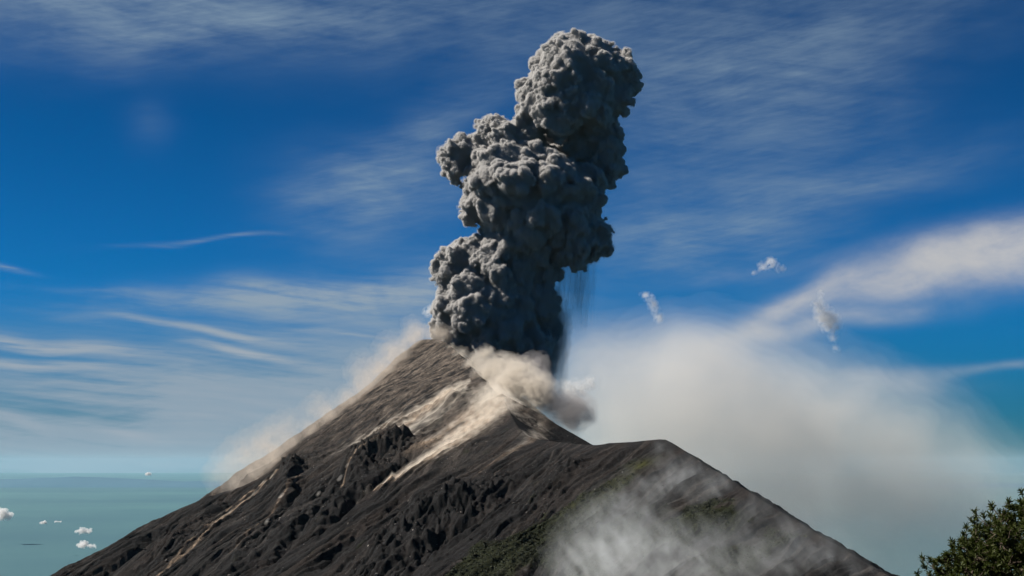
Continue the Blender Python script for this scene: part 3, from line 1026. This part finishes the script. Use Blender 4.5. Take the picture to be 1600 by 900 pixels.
# fine ash raining out of the column's overhang
lo = pt(842, 625, 3070) + np.array([0, -60, 0]); hi = pt(962, 385, 3070) + np.array([0, 60, 0])
G, n = grid_pts(lo, hi, np.array([2.2, 2.6, 6.0]))
P = G.reshape(-1, 3)
pxv = 800 + P[:, 0] / P[:, 1] * F
pzv = (P[:, 2] - lo[2]) / (hi[2] - lo[2])
lean = P[:, 0] + (1 - pzv) * 34 + perlin3(P / 60, 70) * 14
nzv = perlin3(np.stack([lean / 9, P[:, 1] / 12, P[:, 2] / 130], 1), 71) + 0.6 * perlin3(np.stack([lean / 4.5, P[:, 1] / 7, P[:, 2] / 90], 1), 72)
env = np.maximum(sstep(pxv, 848, 868) * (1 - sstep(pxv, 905, 952)) * sstep(pzv, 0.25, 0.8),
                 sstep(pxv, 842, 852) * (1 - sstep(pxv, 868, 905)) * (1 - sstep(pzv, 0.3, 0.9)) * 0.95)
f = (0.35 + nzv) * env * np.exp(-((P[:, 1] - 3070) / 45) ** 2)
Fd = f.reshape(n).astype(np.float32)
root = shells("ash_fall", Fd, lo, np.array([2.2, 2.6, 6.0]), [(0.14, 0.006), (0.36, 0.012)], (0.5, 0.5, 0.52), 0.0, ("veil", "streaks"), loc=lo)
tag(root, "faint dark curtains of ash raining below the column's right overhang", "ash fall")

# little fair-weather clouds over the plain
for i, (px, py, w, hh, alt, lab) in enumerate([
        (133, 852, 22, 6.5, -1300, "largest white puff cloud, over the plain beside the lower left slope"),
        (130, 830, 11, 6.5, -1300, "small white puff cloud just above the largest one"),
        (90, 815, 5, 2.2, -1300, "right one of two tiny faint clouds over the plain"),
        (68, 817, 6, 2.8, -1300, "left one of two tiny faint clouds over the plain"),
        (4, 806, 13, 11, -1300, "white cloud cut by the left edge of the photo"),
        (231, 741, 5, 3, -700, "tiny white cloud standing on the horizon")]):
    rr = ray(px, py)
    Yd = alt / (rr[2] / rr[1])
    Yd = min(Yd, 60000)
    s = Yd / F
    g = np.random.default_rng(700 + i)
    bl = []
    for k in range(14):
        u = g.uniform(-1, 1)
        r = hh * s * g.uniform(0.35, 0.75) * (1 - 0.45 * abs(u))
        bl.append((pt(px + u * w, py + hh * 0.45 - r / s * g.uniform(0.7, 1.3), Yd) + np.array([0, g.uniform(-.5, .5) * w * s, 0]), r))
    vx = max(hh * s / 16, w * s / 60)
    cs = np.array([b[0] for b in bl]); rs_ = np.array([b[1] for b in bl])
    l0 = (cs - rs_[:, None] * 2).min(0); h0 = (cs + rs_[:, None] * 2).max(0)
    nn_ = np.ceil((h0 - l0) / vx).astype(int)
    Fc = np.full(nn_, -1e4, np.float32)
    billow(Fc, l0, vx, bl, [0.45, 0.45], [12, 8], g, 0.25)
    pw = (np.argwhere(np.ones(nn_, bool)) * vx + l0).astype(np.float32)
    Fc += (fbm3(pw / (hh * s * 0.5), 4, 77 + i) * hh * s * 0.42).reshape(nn_)
    V, Q = surface_nets(Fc, 0.0, l0, vx)
    o = new_mesh("cloud", V - cs.mean(0), Q, volume_mat("cloud droplets", (0.99, 0.99, 0.99), 2.0 / (hh * s), 0.4))
    o.location = cs.mean(0)
    tag(o, lab, "cloud", group="small clouds over the plain")


# ------------------------------------------------------------------ scrub and loose rock on the slopes
def leaf_quads(Cn, size, g, flat=0.0):
    n = len(Cn)
    u = rand_dirs(n, g); v = np.cross(u, rand_dirs(n, g)); v /= np.linalg.norm(v, axis=1)[:, None]
    s = (size * g.uniform(0.6, 1.4, n))[:, None]
    V = np.stack([Cn - u * s - v * s * .6, Cn + u * s - v * s * .6, Cn + u * s + v * s * .6, Cn - u * s + v * s * .6], 1).reshape(-1, 3)
    return V, np.arange(n * 4).reshape(-1, 4)


g = np.random.default_rng(77)
tries = 60000
sx = g.uniform(-250, 420, tries); sy = g.uniform(1120, 1950, tries)
gi = np.clip(np.searchsorted(GX, sx), 0, len(GX) - 1); gj = np.clip(np.searchsorted(GY, sy), 0, len(GY) - 1)
keep = GREEN[gi, gj] > g.uniform(0.1, 1.0, tries)
sx, sy = sx[keep][:9000], sy[keep][:12000]
base = np.stack([sx, sy, zat(sx, sy)], 1)
siz = g.uniform(0.6, 1.8, len(base))
per = 14
cc_ = np.repeat(base, per, 0); ss_ = np.repeat(siz, per)
off = rand_dirs(len(cc_), g) * (g.uniform(0, 1, len(cc_)) ** 0.4 * ss_)[:, None]
off[:, 2] = np.abs(off[:, 2]) * 1.1
V, Q = leaf_quads(cc_ + off, ss_ * 0.42, g)
m_scrub, out = mat_new("scrub leaves")
tc = node('ShaderNodeTexCoord')
bs = node('ShaderNodeBsdfPrincipled'); setin(bs, 'Roughness', 0.85)
X.nt.links.new(mixc(smooth(noise_fac(tc.outputs['Object'], 0.05, 4, 0.6), 0.35, 0.65), (0.010, 0.015, 0.005, 1), (0.026, 0.031, 0.009, 1)), bs.inputs['Base Color'])
X.nt.links.new(bs.outputs[0], out.inputs[0])
scrub = new_mesh("scrub", V, Q, m_scrub, smooth_shade=False)
tag(scrub, "dark green scrub growing on the lower right flank", "scrub", "stuff")

# loose rock
ico = np.array([(0, 0, 1), (.89, 0, .45), (.28, .85, .45), (-.72, .53, .45), (-.72, -.53, .45), (.28, -.85, .45), (.72, .53, -.45), (-.28, .85, -.45), (-.89, 0, -.45), (-.28, -.85, -.45), (.72, -.53, -.45), (0, 0, -1)])
icf = np.array([(0, 1, 2), (0, 2, 3), (0, 3, 4), (0, 4, 5), (0, 5, 1), (1, 6, 2), (2, 7, 3), (3, 8, 4), (4, 9, 5), (5, 10, 1), (6, 7, 2), (7, 8, 3), (8, 9, 4), (9, 10, 5), (10, 6, 1), (11, 7, 6), (11, 8, 7), (11, 9, 8), (11, 10, 9), (11, 6, 10)])
tries = 50000
sx = g.uniform(-900, 400, tries); sy = g.uniform(1150, 2980, tries)
gi = np.clip(np.searchsorted(GX, sx), 0, len(GX) - 1); gj = np.clip(np.searchsorted(GY, sy), 0, len(GY) - 1)
dens = (np.clip(rock_amt[gi, gj], 0, 1) * 0.5 + sstep(fbm2(sx / 50, sy / 50, 3, 401), 0.1, 0.5) * 0.6) * sstep(DC[gi, gj], 15, 80) * (1 - GREEN[gi, gj])
keep = dens > g.uniform(0.05, 1.3, tries)
sx, sy = sx[keep][:9000], sy[keep][:9000]
rad = 0.4 + g.exponential(0.4, len(sx))
rad = np.minimum(rad, 4.0)
jit = 1 + g.uniform(-0.35, 0.35, (len(sx), 12, 1))
Vr = ico[None] * jit * rad[:, None, None] * np.array([1.2, 1.0, 0.8])
Vr = Vr + np.stack([sx, sy, zat(sx, sy) + rad * 0.15], 1)[:, None, :]
Fr = (np.arange(len(sx))[:, None, None] * 12 + icf[None]).reshape(-1, 3)
tone = np.repeat(g.choice([0.04, 0.07, 0.12, 0.2], len(sx), p=[.35, .35, .2, .1]), 12)
rub_c = tone[:, None] * np.array([1.0, 0.92, 0.86])
rubble = new_mesh("rubble", Vr.reshape(-1, 3), Fr, m_vol, smooth_shade=False, col=rub_c)
tag(rubble, "loose grey and brown boulders strewn down the ash slope", "rubble", "stuff")


# ------------------------------------------------------------------ the pine at the lower right corner
def tubes(segs, k=6):
    """segs: list of (points, radii) -> one mesh of tapered tubes"""
    Vs, Fs, base = [], [], 0
    for Pn, Rn in segs:
        Pn = np.asarray(Pn, float)
        T = np.gradient(Pn, axis=0); T /= np.linalg.norm(T, axis=1)[:, None]
        ref = np.array([0.31, 0.93, 0.2]) if abs(T[0][2]) > 0.6 else np.array([0, 0, 1.0])
        U = np.cross(T, ref); U /= np.linalg.norm(U, axis=1)[:, None]
        Wv = np.cross(T, U)
        a = np.arange(k) * 2 * np.pi / k
        ring = Pn[:, None] + np.asarray(Rn)[:, None, None] * (U[:, None] * np.cos(a)[None, :, None] + Wv[:, None] * np.sin(a)[None, :, None])
        Vs.append(ring.reshape(-1, 3))
        for i in range(len(Pn) - 1):
            for j in range(k):
                Fs.append((base + i * k + j, base + i * k + (j + 1) % k, base + (i + 1) * k + (j + 1) % k, base + (i + 1) * k + j))
        base += len(Pn) * k
    return np.concatenate(Vs), np.array(Fs)


TY = 40.0
apex = pt(1698, 764, TY)
tb = np.array([apex[0], TY, float(hill_z(apex[0], TY)) - 0.3])
Ht = apex[2] - tb[2]
pine = empty("pine_tree", tb)
tag(pine, "dark green pine whose bushy crown rises in the lower right corner", "tree")
g = np.random.default_rng(19)
m_bark, out = mat_new("pine bark")
tc = node('ShaderNodeTexCoord')
bs = node('ShaderNodeBsdfPrincipled'); setin(bs, 'Roughness', 0.9)
X.nt.links.new(mixc(noise_fac(tc.outputs['Object'], 9.0, 5, 0.6), (0.03, 0.02, 0.014, 1), (0.10, 0.07, 0.05, 1)), bs.inputs['Base Color'])
X.nt.links.new(bs.outputs[0], out.inputs[0])
zz = np.linspace(0, Ht - 0.5, 14)
tw = np.stack([0.25 * np.sin(zz * 0.35), 0.2 * np.sin(zz * 0.28 + 1), zz], 1)
V, Q = tubes([(tw, 0.34 * (1 - zz / (Ht + 0.6)) + 0.03)], 12)
new_mesh("trunk", V, Q, m_bark, pine)


def crown_r(h):
    """crown radius at h metres below the tip"""
    return np.interp(h, [0, 0.35, 0.9, 1.4, 2.0, 2.6, 3.5, 5, 7, 9, 11], [0.5, 1.5, 2.7, 3.6, 4.5, 5.0, 5.4, 5.4, 4.8, 3.6, 1.5])


limbs, tips, axes = [], [], []
NL = 330
for i in range(NL):
    h = 10.5 * (i / NL) ** 1.25
    ang = i * 2.39996 + g.uniform(-.3, .3)
    R_ = crown_r(h) * g.uniform(0.86, 1.0)
    tipp = np.array([R_ * math.cos(ang), R_ * math.sin(ang), Ht - h])
    z0 = min(Ht - h - R_ * g.uniform(0.25, 0.5), Ht - 0.8)
    a0 = np.array([np.interp(z0, zz, tw[:, 0]), np.interp(z0, zz, tw[:, 1]), z0])
    t = np.linspace(0, 1, 7)[:, None]
    mid = (a0 + tipp) / 2 + np.array([0, 0, -0.15 * R_]) + g.normal(size=3) * 0.12
    Pn = a0 * (1 - t) ** 2 + 2 * mid * t * (1 - t) + tipp * t ** 2
    limbs.append((Pn, np.linspace(0.05 + 0.008 * R_, 0.012, 7)))
    nt_ = int(12 + 7.5 * R_)
    for k in range(nt_):
        tt_ = g.uniform(0.45, 1.0) ** 0.55
        c = a0 * (1 - tt_) ** 2 + 2 * mid * tt_ * (1 - tt_) + tipp * tt_ ** 2
        d = g.normal(size=3) * np.array([1, 1, .75]); d[2] += 0.35
        d /= np.linalg.norm(d)
        L = g.uniform(0.15, 0.62)
        e = c + d * L
        limbs.append(([c, (c + e) / 2 + np.array([0, 0, -.03]), e], [0.012, 0.009, 0.006]))
        tips.append(e)
        ax_ = d * 0.7 + np.array([0, 0, 0.8]) + 0.3 * (tipp - a0) / np.linalg.norm(tipp - a0)
        axes.append(ax_ / np.linalg.norm(ax_))
V, Q = tubes(limbs, 4)
new_mesh("branches", V, Q, m_bark, pine)
tips = np.array(tips); axes = np.array(axes)
NN = 36
T_ = np.repeat(tips, NN, 0); A_ = np.repeat(axes, NN, 0)
d = rand_dirs(len(T_), g) * 0.95 + A_ * 0.75
d /= np.linalg.norm(d, axis=1)[:, None]
Ln = g.uniform(0.09, 0.17, len(T_))[:, None]
st_ = T_ - A_ * g.uniform(0, 0.16, len(T_))[:, None]
sd_ = np.cross(d, rand_dirs(len(T_), g)); sd_ /= np.linalg.norm(sd_, axis=1)[:, None]
wd = 0.016
V = np.stack([st_ - sd_ * wd, st_ + sd_ * wd, st_ + d * Ln + sd_ * wd * .6, st_ + d * Ln - sd_ * wd * .6], 1).reshape(-1, 3)
m_need, out = mat_new("pine needles")
geo = node('ShaderNodeNewGeometry')
tc = node('ShaderNodeTexCoord')
bs = node('ShaderNodeBsdfPrincipled'); setin(bs, 'Roughness', 0.6); setin(bs, 'Specular IOR Level', 0.25)
X.nt.links.new(mixc(noise_fac(tc.outputs['Object'], 2.2, 4, 0.65), (0.010, 0.022, 0.004, 1), (0.070, 0.082, 0.013, 1)), bs.inputs['Base Color'])
tr = node('ShaderNodeBsdfTranslucent'); setin(tr, 'Color', (0.03, 0.042, 0.007, 1))
ms = node('ShaderNodeMixShader'); setin(ms, 0, 0.3)
X.nt.links.new(bs.outputs[0], ms.inputs[1]); X.nt.links.new(tr.outputs[0], ms.inputs[2])
X.nt.links.new(ms.outputs[0], out.inputs[0])
ndl = new_mesh("needles", V, np.arange(len(V)).reshape(-1, 4), m_need, pine, smooth_shade=False)
print("tufts", len(tips), "shell faces", sum(len(o.data.polygons) for o in COL.objects if o.type == 'MESH'))
